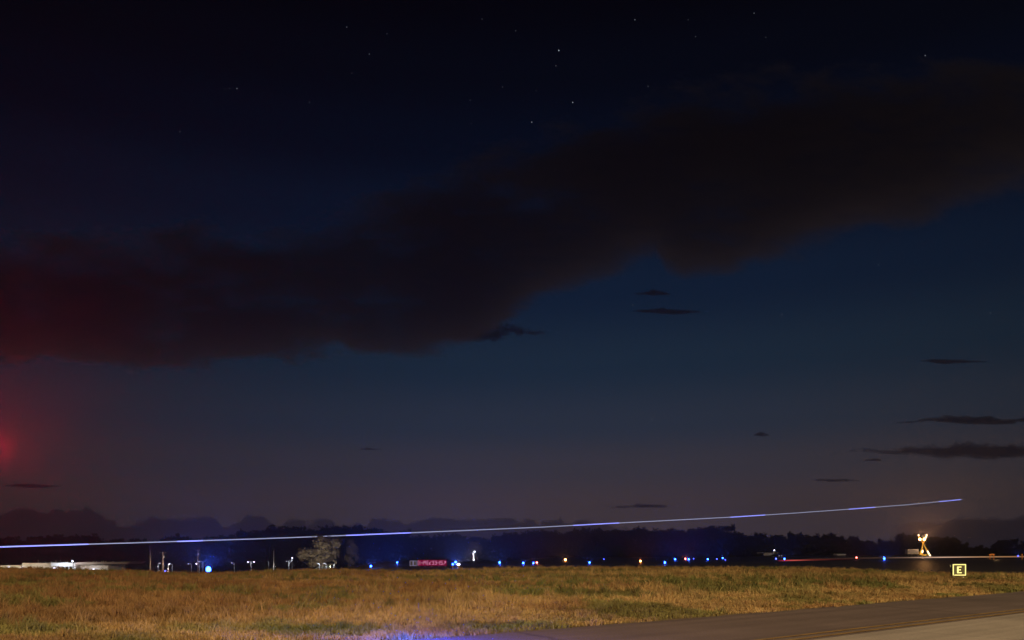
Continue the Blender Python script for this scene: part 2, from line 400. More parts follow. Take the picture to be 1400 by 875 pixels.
# the pale tree lit by the street lamps, and its dim neighbour
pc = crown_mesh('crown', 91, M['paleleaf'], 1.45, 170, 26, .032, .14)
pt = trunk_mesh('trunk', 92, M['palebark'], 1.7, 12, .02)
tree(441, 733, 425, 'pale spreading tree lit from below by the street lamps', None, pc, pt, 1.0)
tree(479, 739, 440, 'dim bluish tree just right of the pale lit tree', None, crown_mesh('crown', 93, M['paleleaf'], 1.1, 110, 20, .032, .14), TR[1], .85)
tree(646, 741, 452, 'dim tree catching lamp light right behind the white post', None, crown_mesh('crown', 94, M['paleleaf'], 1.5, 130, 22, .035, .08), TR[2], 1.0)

# ------------------------------------------------------------------ airfield lights
def solveD(px, py, hl, lo=92, hi=520):
    Ds = np.linspace(lo, hi, 900); x = (px-CX)/F*Ds; z = CAMZ+(HZ-py)/F*Ds
    return float(Ds[np.argmin(np.abs(z-H(x, Ds)-hl))])
_lm = {}
def edge_mesh(r, lens):
    k = (round(r, 3), lens)
    if k not in _lm:
        base = MB().lathe((0, 0, 0), [(.13, -.05), (.13, .02), (.05, .03), (.035, .05), (.035, .22), (.07, .24), (.07, .27)], 10).mesh('base', M['yellow'])
        globe = MB().lathe((0, 0, .27), [(.75*r, 0), (r, .35*r), (r, 1.2*r), (.7*r, 1.8*r), (.2*r, 2.05*r)], 12).mesh('lens', M[lens], True)
        _lm[k] = (base, globe)
    return _lm[k]
BLUE = (.04, .14, 1.0)
def edge_light(px, py, label, r=.11, lens='bluelens', power=160, col=BLUE, group='blue edge lights across the airfield', D=None, name='edge_light'):
    r *= 1.38; D = D or solveD(px, py, .27+r, 104 if px < 1000 else 92, 185 if py > 766.5 else 420)
    p = at(px, py, D); z = p.z-.27-r
    t = thing(name, (p.x, p.y, z), label, 'airfield light', group)
    bm, gm = edge_mesh(r, lens); link('base', bm, t); link('lens', gm, t)
    gap = z-Hf(p.x, p.y)
    if gap > .03: MB().lathe((0, 0, -gap-.03), [(.03, 0), (.03, gap+.02)], 8).build('post', M['steel'], t)
    if power:
        d = Vector((-p.x, -p.y, 0)).normalized(); e = math.radians(40)
        lamp((d.x*(r+.06), d.y*(r+.06), .27+1.2*r), power*11, col, t, .05, 'SPOT', math.radians(84), (d.x*math.cos(e), d.y*math.cos(e), math.sin(e)), .5)
        lamp((0, 0, .27+2.2*r+.12), power*.25, col, t, .05)
    return t
B = 'blue edge light '
edge_light(285, 778, B+'biggest and brightest, over the grass crest right of the street lamps', .19, power=1500, D=92)
edge_light(226, 781, B+'tiny and dim at the foot of the utility pole with crossarm', .07, 'bluedim', 30, D=96)
edge_light(507, 774, B+'low over the grass between the pale tree and the red sign', .10, power=800)
edge_light(543, 769, B+'small, just left of the red runway sign', .085, 'bluelens', 800)
edge_light(622.8, 768.4, B+'upper one of the pair right of the red runway sign', .12, power=1100)
edge_light(619, 771.3, B+'small lower one of the pair right of the red runway sign', .075, 'bluelens', 40, D=112)
edge_light(683, 769, B+'alone, between the white lamp post and the twin lights', .11, power=700)
edge_light(715.5, 769.5, B+'left of the blue and pink pair', .10, power=200)
edge_light(729.3, 769.8, B+'touching the pink light', .085, power=120)
edge_light(806, 769, B+'alone, between the two amber lights', .10, power=220)
edge_light(825.6, 764.4, B+'small violet one farther back, right of the first amber light', .08, 'bluedim', 40)
edge_light(909, 769, B+'low, first of the cluster right of the second amber light', .105, power=260)
edge_light(923, 764.6, B+'left of the red light in the cluster', .14, power=420)
edge_light(941.6, 764.6, B+'touching the red light in the cluster', .15, power=420)
edge_light(948.3, 763.7, B+'small pale one right of the red light in the cluster', .09, 'bluedim', 40)
edge_light(967.6, 764.4, B+'with a long reflection, between the red light and the cluster end', .13, power=380)
edge_light(980, 764, B+'pale violet, next to last of the cluster', .10, 'bluedim', 40)
edge_light(988.2, 762.8, B+'highest one at the right end of the cluster', .14, power=360)
edge_light(991.6, 765.4, B+'tiny one at the right end of the cluster, below the highest', .07, 'bluedim', 20)
edge_light(1061, 763.8, B+'pale one at the left tip of the red streak', .11, 'bluedim', 40)
edge_light(1072.5, 764, B+'bright one on the red streak', .12, power=260)
edge_light(1209, 763.6, B+'with a blue reflection, left of the lighted cross trailer', .13, power=360)
edge_light(1392, 760, B+'on the pale streak at the right end of the runway', .10, 'bluedim', 120)
RG = 'amber and red runway lights'
edge_light(734, 769, 'small pinkish red runway light beside a blue edge light', .085, 'redlens', 150, (1, .2, .15), RG, name='runway_light')
edge_light(773, 765.2, 'large amber runway light with its reflection below', .17, 'amberlens', 420, (1, .4, .12), RG, name='runway_light')
edge_light(875.7, 767, 'reddish amber runway light, alone left of the blue cluster', .12, 'amberlens', 260, (1, .25, .1), RG, name='runway_light')
edge_light(937, 763.9, 'red runway light inside the blue cluster', .14, 'redlens', 300, (1, .2, .15), RG, name='runway_light')
edge_light(1171, 762.2, 'small pink runway light above the faint end of the red streak', .10, 'redlens', 90, (1, .25, .35), RG, name='runway_light')
# the blue light on the shoulder that shines up the grass, just under the frame
p = at(574, 876.5, 14.0)
tn = thing('edge_light', (p.x, p.y, .009), B+'set almost flush in the near asphalt, shining onto the grass', 'airfield light', 'blue edge lights across the airfield')
MB().lathe((0, 0, 0), [(.15, 0), (.14, .02), (.09, .03), (.05, .032)], 14).build('base', M['steel'], tn)
MB().lathe((0, 0, .032), [(.05, 0), (.045, .015), (.02, .024)], 12).build('lens', M['bluelens'], tn, True)
lamp((.0, -.1, .34), 560, (.004, .045, 1.0), tn, .25)

# ------------------------------------------------------------------ signs
def rectframe(b, x0, x1, z0, z1, t, y0, y1):
    for (a, c, d, e) in ((x0, x1, z1-t, z1), (x0, x1, z0, z0+t), (x0, x0+t, z0+t, z1-t), (x1-t, x1, z0+t, z1-t)):
        b.box(((a+c)/2, (y0+y1)/2, (d+e)/2), (c-a, y1-y0, e-d))
SD = 52.0; k = SD/F
p = at(1311.5, 787.0, SD)
t = thing('taxiway_sign', (p.x, p.y, p.z), 'small glowing sign reading E in a bright square border on the grass', 'sign', None, math.radians(-4))
w, h = 17.6*k, 15.8*k
MB().box((0, .10, h/2), (w+.05, .18, h+.05)).build('housing', M['dark'], t)
MB().box((0, 0, h/2), (w, .016, h)).build('face', M['signblack'], t)
b = MB(); rectframe(b, -w/2+.01, w/2-.01, .01, h-.01, .052, -.024, -.009); b.build('border', M['signyellow'], t)
b = MB(); e0 = -.15; ez = .16; eh = h-.32
b.box((e0+.05, -.017, ez+eh/2), (.085, .014, eh))
for zz, ll in ((ez+.031, .29), (ez+eh/2, .24), (ez+eh-.031, .28)): b.box((e0+.10+(ll-.10)/2, -.0168, zz), (ll-.10, .0136, .062))
b.build('letter', M['signyellow'], t)
for sx in (-.3, .3):
    MB().lathe((sx, .1, -.35), [(.03, 0), (.03, .34)], 8).build('leg', M['steel'], t)
lamp((0, -.75, -.05), 9, (1, .78, .2), t, .25)
p = at(1299.7, 774, SD+1)
t = thing('marker_post', (p.x, p.y, Hf(p.x, p.y)), 'thin marker with a pale green top, left of the glowing sign', 'marker')
zz = p.z-Hf(p.x, p.y)
MB().lathe((0, 0, -.05), [(.012, 0), (.012, zz)], 6).build('post', M['dark'], t)
MB().box((0, 0, zz), (.075, .04, .16)).build('reflector', M['greenbox'], t)

# red mandatory runway sign with its black location panel
RD = 127.0; k = RD/F
p = at(558.5, 774.2, RD)
t = thing('runway_sign', (p.x, p.y, p.z), 'long red backlit sign reading 1-19 and 33-15 with arrows, black panel at its left', 'sign')
X = lambda q: (q-558.5)*k
Z = lambda q: (774.2-q)*k
def zb(y0, y1): return (Z(y1), Z(y0))
b = MB()
b.box(((X(559.8)+X(570))/2, .14, Z(770)), (X(570)-X(559.8), .2, Z(766)-Z(774))); b.build('location_panel', M['signblack'], t)
b = MB(); rectframe(b, X(560.3), X(569.3), Z(773.6), Z(766.6), .085, .02, .036); b.box(((X(564)+X(566))/2, .028, Z(770)), (.22, .014, .62)); b.build('location_marking', M['signpale'], t)
b = MB(); b.box(((X(571.7)+X(610.6))/2, .14, Z(769.6)), (X(610.6)-X(571.7), .2, Z(765.6)-Z(773.6))); b.build('red_panel', M['signred'], t)
# glyphs: strokes in a unit box (x 0..1, z 0..1)
GLY = {'1': [((.5, 0), (.5, 1))], '3': [((.1, 1), (.85, 1)), ((.3, .52), (.85, .52)), ((.1, 0), (.85, 0)), ((.85, 0), (.85, 1))],
       '5': [((.9, 1), (.15, 1)), ((.15, 1), (.15, .55)), ((.15, .55), (.85, .55)), ((.85, .55), (.85, 0)), ((.85, 0), (.1, 0))],
       '9': [((.85, 0), (.85, 1)), ((.15, 1), (.85, 1)), ((.15, 1), (.15, .5)), ((.15, .5), (.85, .5))],
       '-': [((.1, .5), (.9, .5))], '|': [((.5, -.22), (.5, 1.22))],
       '<': [((.95, .95), (.1, .08)), ((.1, .05), (.1, .62)), ((.1, .05), (.68, .05))], '>': [((.05, .05), (.9, .92)), ((.9, .95), (.9, .38)), ((.9, .95), (.32, .95))]}
b = MB(); n_ = 0
for ch, a0, a1 in (('|', 570.4, 572.6), ('1', 572.9, 575.3), ('-', 575.8, 577.6), ('1', 577.6, 579.8), ('9', 580.0, 583.0), ('|', 583.6, 585.8), ('<', 586.6, 589.6),
                   ('3', 590.4, 593.3), ('3', 594.2, 597.2), ('-', 597.7, 599.5), ('1', 599.7, 601.7), ('5', 602.0, 605.2), ('>', 606.3, 609.6)):
    for (ax, az), (bx, bz) in GLY[ch]:
        q0 = Vector((X(a0)+(X(a1)-X(a0))*ax, .02-.0007*n_, Z(771.8)+(Z(767.2)-Z(771.8))*az)); q1 = Vector((X(a0)+(X(a1)-X(a0))*bx, .02-.0007*n_, Z(771.8)+(Z(767.2)-Z(771.8))*bz))
        d = (q1-q0).normalized(); nn = Vector((-d.z, 0, d.x))*.036; q0 = q0-d*.03; q1 = q1+d*.03
        b.prism([(v.x, v.z) for v in (q0-nn, q1-nn, q1+nn, q0+nn)], q0.y-.012, q0.y+.012); n_ += 1
b.build('lettering', M['signwhite'], t)
for q in (561, 569, 573, 581, 590, 600, 609):
    MB().lathe((X(q), .14, -.6), [(.04, 0), (.04, .72)], 8).build('leg', M['steel'], t)
lamp((X(591), -.6, .3), 3, (1, .05, .2), t, .3)

# orange sign seen edge lit at the right end of the runway, and the little post
RD = 200.0; k = RD/F; p = at(1356, 761, RD); g = Hf(p.x, p.y)
t = thing('runway_sign', (p.x, p.y, g), 'low orange sign on two legs beyond the pale streak at far right', 'sign')
zz = at(1356, 758.3, RD).z-g
MB().box((0, 0, zz), (7.4*k, .2, 2.0*k)).build('panel', M['orange'], t)
for sx in (-2.6, 2.6): MB().box((sx*k, 0, (zz-k)/2-.05), (.18, .12, zz-k+.1)).build('leg', M['orange'], t)
lamp((0, -2.0, zz+.3), 45, (1, .6, .25), t, .3)
p = at(1397.3, 759.5, RD); g = Hf(p.x, p.y)
t = thing('marker_post', (p.x, p.y, g), 'short pale post at the very right edge of the runway', 'marker')
MB().lathe((0, 0, -.05), [(.12, 0), (.12, p.z-g+.2), (.16, p.z-g+.25), (.16, p.z-g+.42), (.08, p.z-g+.5)], 8).build('post', M['orange'], t)
lamp((.2, -1.2, p.z-g+.3), 12, (1, .65, .3), t, .2)

# ------------------------------------------------------------------ lighted runway-closure cross and its trailer
XD = 245.0; k = XD/F; p0 = at(1263, 761.6, XD); g = Hf(p0.x, p0.y)
t = thing('lighted_cross', (p0.x, p0.y, g), 'tall yellow lighted X on a trailer frame with glowing lamps on its arms', 'lighted cross')
def lx(px_, py_, dy=0.0):
    q = at(px_, py_, XD); return Vector((q.x-p0.x, dy, q.z-g))
A = (lx(1255.3, 731.5), lx(1271.3, 759.3)); Bm = (lx(1267, 731.5, .18), lx(1257.8, 757.5, .18))
MB().tube([A[0], A[1]], .10, 6).build('arm', M['yellow'], t)
MB().tube([Bm[0], Bm[1]], .10, 6).build('arm', M['yellow'], t)
MB().tube([lx(1262.2, 745, .45), lx(1262.2, 761, .45)], .10, 8).build('mast', M['yellow'], t)
b = MB(); q = lx(1263.5, 759.8, .6); b.box((q.x, .6, .55), (3.0, 1.2, .25)); b.build('trailer_bed', M['yellow'], t)
for sx in (-1.0, 1.1):
    MB().tube([(sx, -.05, .32), (sx, .2, .32)], .32, 12).build('wheel', M['tyre'], t)
MB().box((lx(1259.3, 757).x, .5, 1.0), (.7, .6, 1.4)).build('generator', M['yellow'], t)
def bulb(v, r, m='warmlens'):
    bm_ = MB(); bm_.lathe((v.x, v.y-.12, v.z), [(.3*r, -r), (.8*r, -.6*r), (r, 0), (.8*r, .6*r), (.3*r, r)], 10)
    return bm_.build('lamp', M[m], t, True)
M['softwarm'] = emit('soft_warm_lamp_lens', (1.0, .66, .40), 5)
bulb(lx(1257.2, 737.3, -.1), .32); bulb(lx(1263.6, 737.2, .08), .32)
for (a_, b_) in ((1255.4, 731.8), (1266.8, 731.6), (1266.0, 734.2), (1261.2, 753.2), (1261.0, 754.6), (1267.8, 754.0), (1269.3, 756.6), (1271.0, 759.2)):
    bulb(lx(a_, b_, -.1 if a_ < 1256 or a_ > 1267.5 else .08), .22, 'softwarm')
q = lx(1260.3, 738, -1.4); lamp(q, 200, (1, .55, .2), t, .5); lamp(q+Vector((0, -.3, .5)), 34000, (1, .45, .14), t, .3, 'SPOT', math.radians(80), (-.45, -.8, .6), .5)
q = lx(1267, 755, -1.0); lamp(q, 160, (1, .75, .5), t, .3)
p1 = at(1248.5, 761.4, XD+2); g = Hf(p1.x, p1.y)
t = thing('equipment_trailer', (p1.x, p1.y, g), 'box trailer with pale framed side parked left of the lighted cross', 'trailer')
zt = at(0, 751.0, XD+2).z-g; zl = at(0, 757.2, XD+2).z-g
MB().box((0, .9, (zt+zl)/2), (15*k, 1.7, zt-zl)).build('body', M['roof'], t)
b = MB(); rectframe(b, -7.5*k, 7.5*k, zl, zt, .16, -.04, .047); b.build('frame', M['wall'], t)
b = MB()
for q in (.30, .55): b.box((-.4, .02, zl+(zt-zl)*q), (2.0, .04, .10))
b.build('side_rail', M['wall'], t)
MB().box((0, .9, zl-.12), (14*k, 1.3, .2)).build('chassis', M['dark'], t)
for sx in (-.9, .1): MB().tube([(sx, -.02, .36), (sx, .2, .36)], .36, 12).build('wheel', M['tyre'], t)
MB().tube([(7.3*k, .2, zl-.1), (7.3*k, .2, 0)], .12, 6).build('jack_post', M['wall'], t)
MB().tube([(-7*k, .6, zl-.12), (-11*k, .6, .45), (-12*k, .6, .4)], .08, 6).build('drawbar', M['dark'], t)
lamp((1.5, -4, 2.6), 140, (1, .75, .6), t, .5)

# dark shelter beside the runway
p = at(1150, 762.5, 300); g = Hf(p.x, p.y); k = 300/F
t = thing('equipment_shelter', (p.x, p.y, g), 'dim flat box shelter behind the faint red streak', 'shelter')
zt = at(0, 757.6, 300).z-g
MB().box((0, 1.5, zt/2-.05), (11.5*k, 3, zt-.3)).build('wall', M['roof'], t)
MB().box((0, 1.5, zt-.1), (12.6*k, 3.4, .3)).build('roof', M['white'], t)
MB().box((.6, -.03, zt/2-.15), (.9, .05, zt-.7)).build('door', M['dark'], t)
lamp((-.5, -5, zt+1.2), 22, (.8, .85, 1), t, .4)

# ------------------------------------------------------------------ long-exposure light trails, built as glowing tubes
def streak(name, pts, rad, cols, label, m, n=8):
    b = MB(); b.tube(pts, rad, n, cols); o = b.build(name, m); tag(o, label, 'light trail'); return o
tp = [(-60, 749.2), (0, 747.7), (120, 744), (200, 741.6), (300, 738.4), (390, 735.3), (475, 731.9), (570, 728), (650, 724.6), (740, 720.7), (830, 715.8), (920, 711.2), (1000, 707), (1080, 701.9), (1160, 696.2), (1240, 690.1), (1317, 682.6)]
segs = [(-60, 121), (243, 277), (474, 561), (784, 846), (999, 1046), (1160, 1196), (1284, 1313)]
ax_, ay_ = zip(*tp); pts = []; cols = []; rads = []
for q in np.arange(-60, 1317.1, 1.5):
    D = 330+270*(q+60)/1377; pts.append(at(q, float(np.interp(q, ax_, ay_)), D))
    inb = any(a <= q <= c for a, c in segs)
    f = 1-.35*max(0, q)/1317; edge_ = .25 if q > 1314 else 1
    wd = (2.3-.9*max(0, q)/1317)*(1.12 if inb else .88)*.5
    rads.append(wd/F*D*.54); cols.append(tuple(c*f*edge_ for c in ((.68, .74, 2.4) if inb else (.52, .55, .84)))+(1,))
streak('light_trail', pts, rads, cols, 'long thin bluish white long-exposure light trail climbing across the sky over the trees', emit_attr('trail_glow', 1.0))
def ground_trail(p, cs, rad, label):
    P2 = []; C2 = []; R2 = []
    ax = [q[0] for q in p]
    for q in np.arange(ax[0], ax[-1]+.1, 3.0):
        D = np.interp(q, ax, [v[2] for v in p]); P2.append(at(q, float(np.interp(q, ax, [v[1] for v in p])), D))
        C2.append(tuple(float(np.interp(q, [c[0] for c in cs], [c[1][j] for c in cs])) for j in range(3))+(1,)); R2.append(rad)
    return streak('light_trail', P2, R2, C2, label, bpy.data.materials.get('trail_glow'))
ground_trail([(1064, 766.6, 190), (1076, 766.2, 192), (1120, 765.6, 196), (1172, 764.6, 198)],
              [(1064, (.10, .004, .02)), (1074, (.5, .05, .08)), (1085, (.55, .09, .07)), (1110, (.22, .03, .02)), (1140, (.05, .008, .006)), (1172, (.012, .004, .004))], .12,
              'short red long-exposure light trail along the runway, brightest at its left tip')
ground_trail([(1100, 764.0, 205), (1171, 763.0, 205), (1240, 762.4, 203), (1320, 761.6, 202), (1425, 760.8, 202)],
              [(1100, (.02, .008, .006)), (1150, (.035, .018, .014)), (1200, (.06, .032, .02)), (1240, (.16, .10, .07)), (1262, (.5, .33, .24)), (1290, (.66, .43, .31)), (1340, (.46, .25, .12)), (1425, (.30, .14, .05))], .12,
              'pale orange long-exposure light trail along the runway passing under the lighted cross')

# ------------------------------------------------------------------ left: building, vehicles, poles, street lamps
BD = 250.0; k = BD/F; p0 = at(70, 779, BD); g = Hf(p0.x, p0.y)-.05
t = thing('terminal_building', (p0.x, p0.y, g), 'long low pale building with flat roofs and a jutting canopy at its right end', 'building')
bx = lambda q: (q-70)*k
bz = lambda q: at(0, q, BD).z-g
def block(name, a, c, top, bot, y0, y1, m): return MB().box(((bx(a)+bx(c))/2, (y0+y1)/2, (bz(top)+(bz(bot) if bot else 0))/2), (bx(c)-bx(a), y1-y0, bz(top)-(bz(bot) if bot else 0))).build(name, M[m], t)
block('wall', -45, 29.4, 773.0, None, 0, 10, 'wall')
block('wall', 29.5, 73.4, 769.9, None, .4, 12, 'wall')
block('wall', 73.5, 146, 773.0, None, .8, 12, 'white')
block('fascia', 72.6, 106, 769.3, 774.2, -1.2, 9, 'white')
block('pilaster', 106.05, 108.0, 769.2, 777.5, -1.3, 1, 'roof')
b = MB(); b.prism([(bx(108.05), bz(771.9)), (bx(176), bz(771.2)), (bx(182), bz(768.0)), (bx(108.05), bz(768.7))], -1.6, 9); b.build('canopy', M['roof'], t)
block('parapet', 29.5, 40, 769.6, 772.5, .2, 11, 'wall')
for q, y_ in ((44.5, 765.8), (55, 768.4), (62.5, 767.3), (69, 766.3), (82, 767.6), (85.3, 767.2), (120.5, 766.9), (125, 767.4), (132.3, 767.0), (134.6, 766.6), (138, 767.2), (148, 766.9)):
    MB().lathe((bx(q), 3, bz(770.6)), [(.12, 0), (.12, bz(y_)-bz(770.6)-.1), (.2, bz(y_)-bz(770.6)-.1), (.14, bz(y_)-bz(770.6))], 8).build('roof_vent', M['wall'], t)
for q in (79, 84.5, 89.5, 95, 100.5): MB().box((bx(q), .76, bz(777)), (.7, .07, .9)).build('window', M['glass'], t)
for q, y_ in ((12, 775.2), (30.3, 775.6), (78, 776.4), (128.5, 778.2)):
    MB().ball((bx(q), -1.4 if 72 < q < 110 else -.25, bz(y_)), .16, 10, 6, (2.2, .8, .7)).build('wall_lamp', M['whitelens'], t)
for q, y_, po, cl in ((-20, 776, 60, (1, .85, .55)), (12, 775.5, 60, (1, .86, .6)), (30, 776, 60, (1, .86, .6)), (52, 777, 80, (1, .82, .66)), (90, 777.5, 60, (.85, .9, 1)), (90, 767, 90, (.75, .88, 1)), (128, 778, 45, (1, .86, .7)), (112, 770, 40, (1, .8, .75))):
    lamp((bx(q), -3.6, bz(y_)), po*5, cl, t, .5)
p = at(99.2, 767.2, 240); g = Hf(p.x, p.y)
t = thing('street_lamp', (p.x, p.y, g), 'thin lamp post with a bright white head in front of the pale building', 'street lamp', 'street lamps on the left')
MB().lathe((.25, 0, -.2), [(.09, 0), (.06, p.z-g)], 8).build('post', M['dark'], t)
MB().ball((0, 0, p.z-g), .22).build('lamp_head', M['whitelens'], t)

def car(px_, py_, D, label, m, rz, lights=None):
    """px_,py_ = roof centre; saloon/van body with glazing, wheels and lamps"""
    p = at(px_, py_, D); g = Hf(p.x, p.y); t = thing('parked_car', (p.x, p.y, g), label, 'car', 'cars parked at the left beyond the grass', rz)
    prof = [(-2.2, .3), (-2.25, .75), (-1.5, .95), (-.9, 1.02), (-.45, 1.48), (1.1, 1.5), (1.75, 1.05), (2.2, .95), (2.22, .3)]
    MB().prism(prof, -.85, .85).build('body', m, t)
    MB().prism([(-.72, 1.06), (-.36, 1.42), (1.02, 1.43), (1.5, 1.06)], -.862, .862).build('window', M['glass'], t)
    for wx in (-1.4, 1.4):
        for wy in (-.86, .70): MB().tube([(wx, wy, .32), (wx, wy+.16, .32)], .32, 12).build('wheel', M['tyre'], t)
    for wy in (-.6, .6): MB().box((-2.25, wy, .72), (.08, .34, .16)).build('headlight', M[lights or 'white'], t)
    return t
M['carpale'] = mat('pale_car_paint', (.55, .55, .56), .35, .05, 2); M['cargrey'] = mat('grey_car_paint', (.25, .25, .25), .35, .05, 2); M['carsilver'] = mat('silver_car_paint', (.42, .43, .42), .3, .05, 2, .4)
car(190, 776.4, 296, 'pale car just right of the building canopy, seen over the grass', M['carpale'], .3)
car(201, 776.2, 300, 'silver car left of the bare utility pole foot', M['carsilver'], -.1)
car(212, 776.8, 298, 'grey car between the two utility poles', M['cargrey'], .2)
car(219, 777.4, 292, 'pale car at the foot of the crossarm utility pole', M['carpale'], -.2)
car(259, 780.1, 255, 'white car with lit headlights left of the tall street lamps', M['carpale'], 1.2, 'dimlens')
lamp(at(200, 770, 288), 110, (1, .95, .8)); lamp(at(216, 771, 286), 60, (1, .95, .85)); lamp(at(261, 774, 250), 40, (.9, .92, 1))

def pole(px_, top, D, label, arm=0, m='wood', r=.16, name='utility_pole', cat='utility pole', glow=0):
    p = at(px_, top, D); g = Hf(p.x, p.y); t = thing(name, (p.x, p.y, g), label, cat, 'poles standing at the left')
    hh = p.z-g
    MB().lathe((0, 0, -.4), [(r*1.25, 0), (r, hh*.5), (r*.75, hh+.4)], 8).build('post', M[m], t)
    if arm:
        MB().box((0, -.2, hh-.5), (arm, .14, .16)).build('crossarm', M[m], t)
        for sx in (-.42, 0, .42): MB().lathe((sx*arm, -.2, hh-.42), [(.05, 0), (.09, .08), (.05, .2), (.02, .28)], 8).build('insulator', M['white'], t)
        MB().lathe((.35, -.15, hh-2.4), [(.22, 0), (.26, .1), (.26, .8), (.2, .9)], 10).build('transformer', M['roof'], t)
    if glow: lamp((.8, -2.5, glow), 500, (1, .88, .72), t, .3)
    return t, Vector((p.x, p.y, p.z))
_, w0 = pole(205.6, 752.6, 330, 'bare slender utility pole, first left of the crossarm pole', 0, r=.17, glow=4)
_, w1 = pole(223, 754.3, 305, 'thicker utility pole with a crossarm and transformer', 2.6, r=.24, glow=4)
_, w2 = pole(270.5, 751, 335, 'thin dim utility pole behind the tall street lamps', 1.6, r=.13, glow=5)
pole(374.2, 753, 300, 'slim lone pole with a pale foot between the street lamps', 0, 'steel', .10, 'flag_pole', 'pole', 3)
pole(230, 771, 300, 'short grey post beside the utility pole with crossarm', 0, 'steel', .14, 'short_post', 'post', 2)
b = MB()
for (a_, c_) in ((w1, w2),):
    L = []
    for i_ in range(13):
        f = i_/12; q = a_.lerp(c_, f); q.z -= .5+1.1*4*f*(1-f)*.4; L.append(q)
    b.tube(L, .03, 4)
o = b.build('power_line', M['dark']); tag(o, 'thin sagging power line from crossarm pole to dim pole', 'power line')

def street_lamp(px_, py_, D, label, arm=-1, heads=1, lens='whitelens', power=60, hr=.24):
    p = at(px_, py_, D); g = Hf(p.x, p.y); t = thing('street_lamp', (p.x, p.y, g), label, 'street lamp', 'street lamps on the left')
    hh = p.z-g; L = 1.1*abs(arm)
    b = MB(); b.lathe((0, 0, -.3), [(.14, 0), (.10, hh*.6), (.08, hh+.2)], 8); b.build('post', M['white'], t)
    sides = (-1, 1) if heads == 2 else (math.copysign(1, arm),)
    for s_ in sides:
        MB().tube([(0, 0, hh-.15), (s_*L*.35, 0, hh+.22), (s_*L*.7, 0, hh+.2), (s_*L, 0, hh+.1)], .07, 6).build('arm', M['white'], t)
        hd = MB().ball((s_*L, -.05, hh), hr, 10, 6, (1.25, .8, .75)).build('lamp_head', M[lens], t)
        if power: lamp((s_*L, -1.0, hh-.9), power*2.6, (.85, .9, 1.0), t, .2)
    return t
street_lamp(216.0, 770.2, 400, 'curved street lamp between the two utility poles, head to the right', 1, 1, 'dimlens', 60)
street_lamp(235.6, 771.4, 385, 'curved street lamp right of the crossarm utility pole', -1.4, 1, 'whitelens', 70)
street_lamp(261.6, 771, 390, 'dim curved street lamp, leftmost of the three tall ones', -1.3, 1, 'dimlens', 50)
street_lamp(272.6, 770.8, 380, 'bright curved street lamp, middle of the three tall ones', -1.3, 1, 'whitelens', 80)
street_lamp(277.5, 768.0, 370, 'taller street lamp next to the big blue light', -1.6, 1, 'dimlens', 70)
street_lamp(320.3, 769.6, 410, 'curved street lamp halfway between big blue light and double lamp', -1.2, 1, 'dimlens', 60)
street_lamp(343.3, 768.4, 400, 'double headed street lamp left of the slim lone pole', 1.4, 2, 'whitelens', 60)
street_lamp(367.4, 768.2, 420, 'faint unlit street lamp just left of the slim lone pole', -.6, 1, 'dark', 8, .16)
street_lamp(395, 767.5, 405, 'double headed street lamp left of the pale tree', 1.1, 2, 'dimlens', 80, .18)
street_lamp(399.3, 762.8, 470, 'small high white lamp above the double headed street lamp', 0.1, 1, 'whitelens', 60, .26)
street_lamp(437, 770.6, 400, 'street lamp under the left half of the pale tree', -.9, 1, 'dimlens', 160)
street_lamp(446, 770.4, 400, 'street lamp under the middle of the pale tree', -1.1, 1, 'dimlens', 160)
street_lamp(456.4, 771.2, 405, 'weak street lamp under the right half of the pale tree', .3, 1, 'dimlens', 50, .12)
q = at(428, 772, 402); lamp(q, 9000, (1, .84, .62), None, .3, 'SPOT', math.radians(95), at(441, 757, 425)-q, .6)
q = at(452, 774, 404); lamp(q, 5000, (1, .88, .72), None, .3, 'SPOT', math.radians(95), at(444, 760, 425)-q, .6)
# pale shrub-like hedge lit behind those lamps
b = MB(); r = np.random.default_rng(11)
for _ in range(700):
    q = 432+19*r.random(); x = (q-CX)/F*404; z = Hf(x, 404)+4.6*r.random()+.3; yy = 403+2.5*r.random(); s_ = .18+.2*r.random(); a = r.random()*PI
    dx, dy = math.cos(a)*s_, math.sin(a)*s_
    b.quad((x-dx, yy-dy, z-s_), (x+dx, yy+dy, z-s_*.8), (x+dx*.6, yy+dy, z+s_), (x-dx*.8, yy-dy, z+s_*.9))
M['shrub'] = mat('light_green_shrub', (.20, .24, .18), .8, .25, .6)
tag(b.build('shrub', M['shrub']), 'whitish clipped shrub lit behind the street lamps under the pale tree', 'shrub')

# white lamp post right of the red sign, with crossbar
PD = 430.0; p = at(647.6, 755.5, PD); g = Hf(p.x, p.y); k = PD/F
t = thing('lamp_post', (p.x, p.y, g), 'brightly lit white post with one lamp head and a short side arm', 'lamp post')
hh = p.z-g
MB().lathe((0, 0, -.2), [(.30, 0), (.27, hh*.5), (.24, hh+.1)], 8).build('post', M['white'], t)
MB().tube([(0, 0, hh-.25), (-4.4*k, 0, hh-.15)], .10, 6).build('side_arm', M['white'], t)
MB().tube([(0, 0, hh), (1.2*k, 0, hh+.5)], .08, 6).build('bracket', M['white'], t)
MB().ball((1.3*k, -.1, hh+.45), .34, 10, 6).build('lamp_head', M['whitelens'], t)
lamp((.5, -2.2, hh-.6), 1000, (.95, .9, 1), t, .3); lamp((.4, -2.2, hh*.4), 700, (.95, .9, 1), t, .3)
lamp((-3, -4, 3.0), 2500, (.95, .92, 1), t, .5)

t = edge_light(626.8, 771.4, 'glaring white runway light, low and wide, right of the blue pair', .085, 'whitelens', 120, (.85, .88, 1), 'white runway light', D=114, name='runway_light')
t.scale = (1.9, 1, 1)
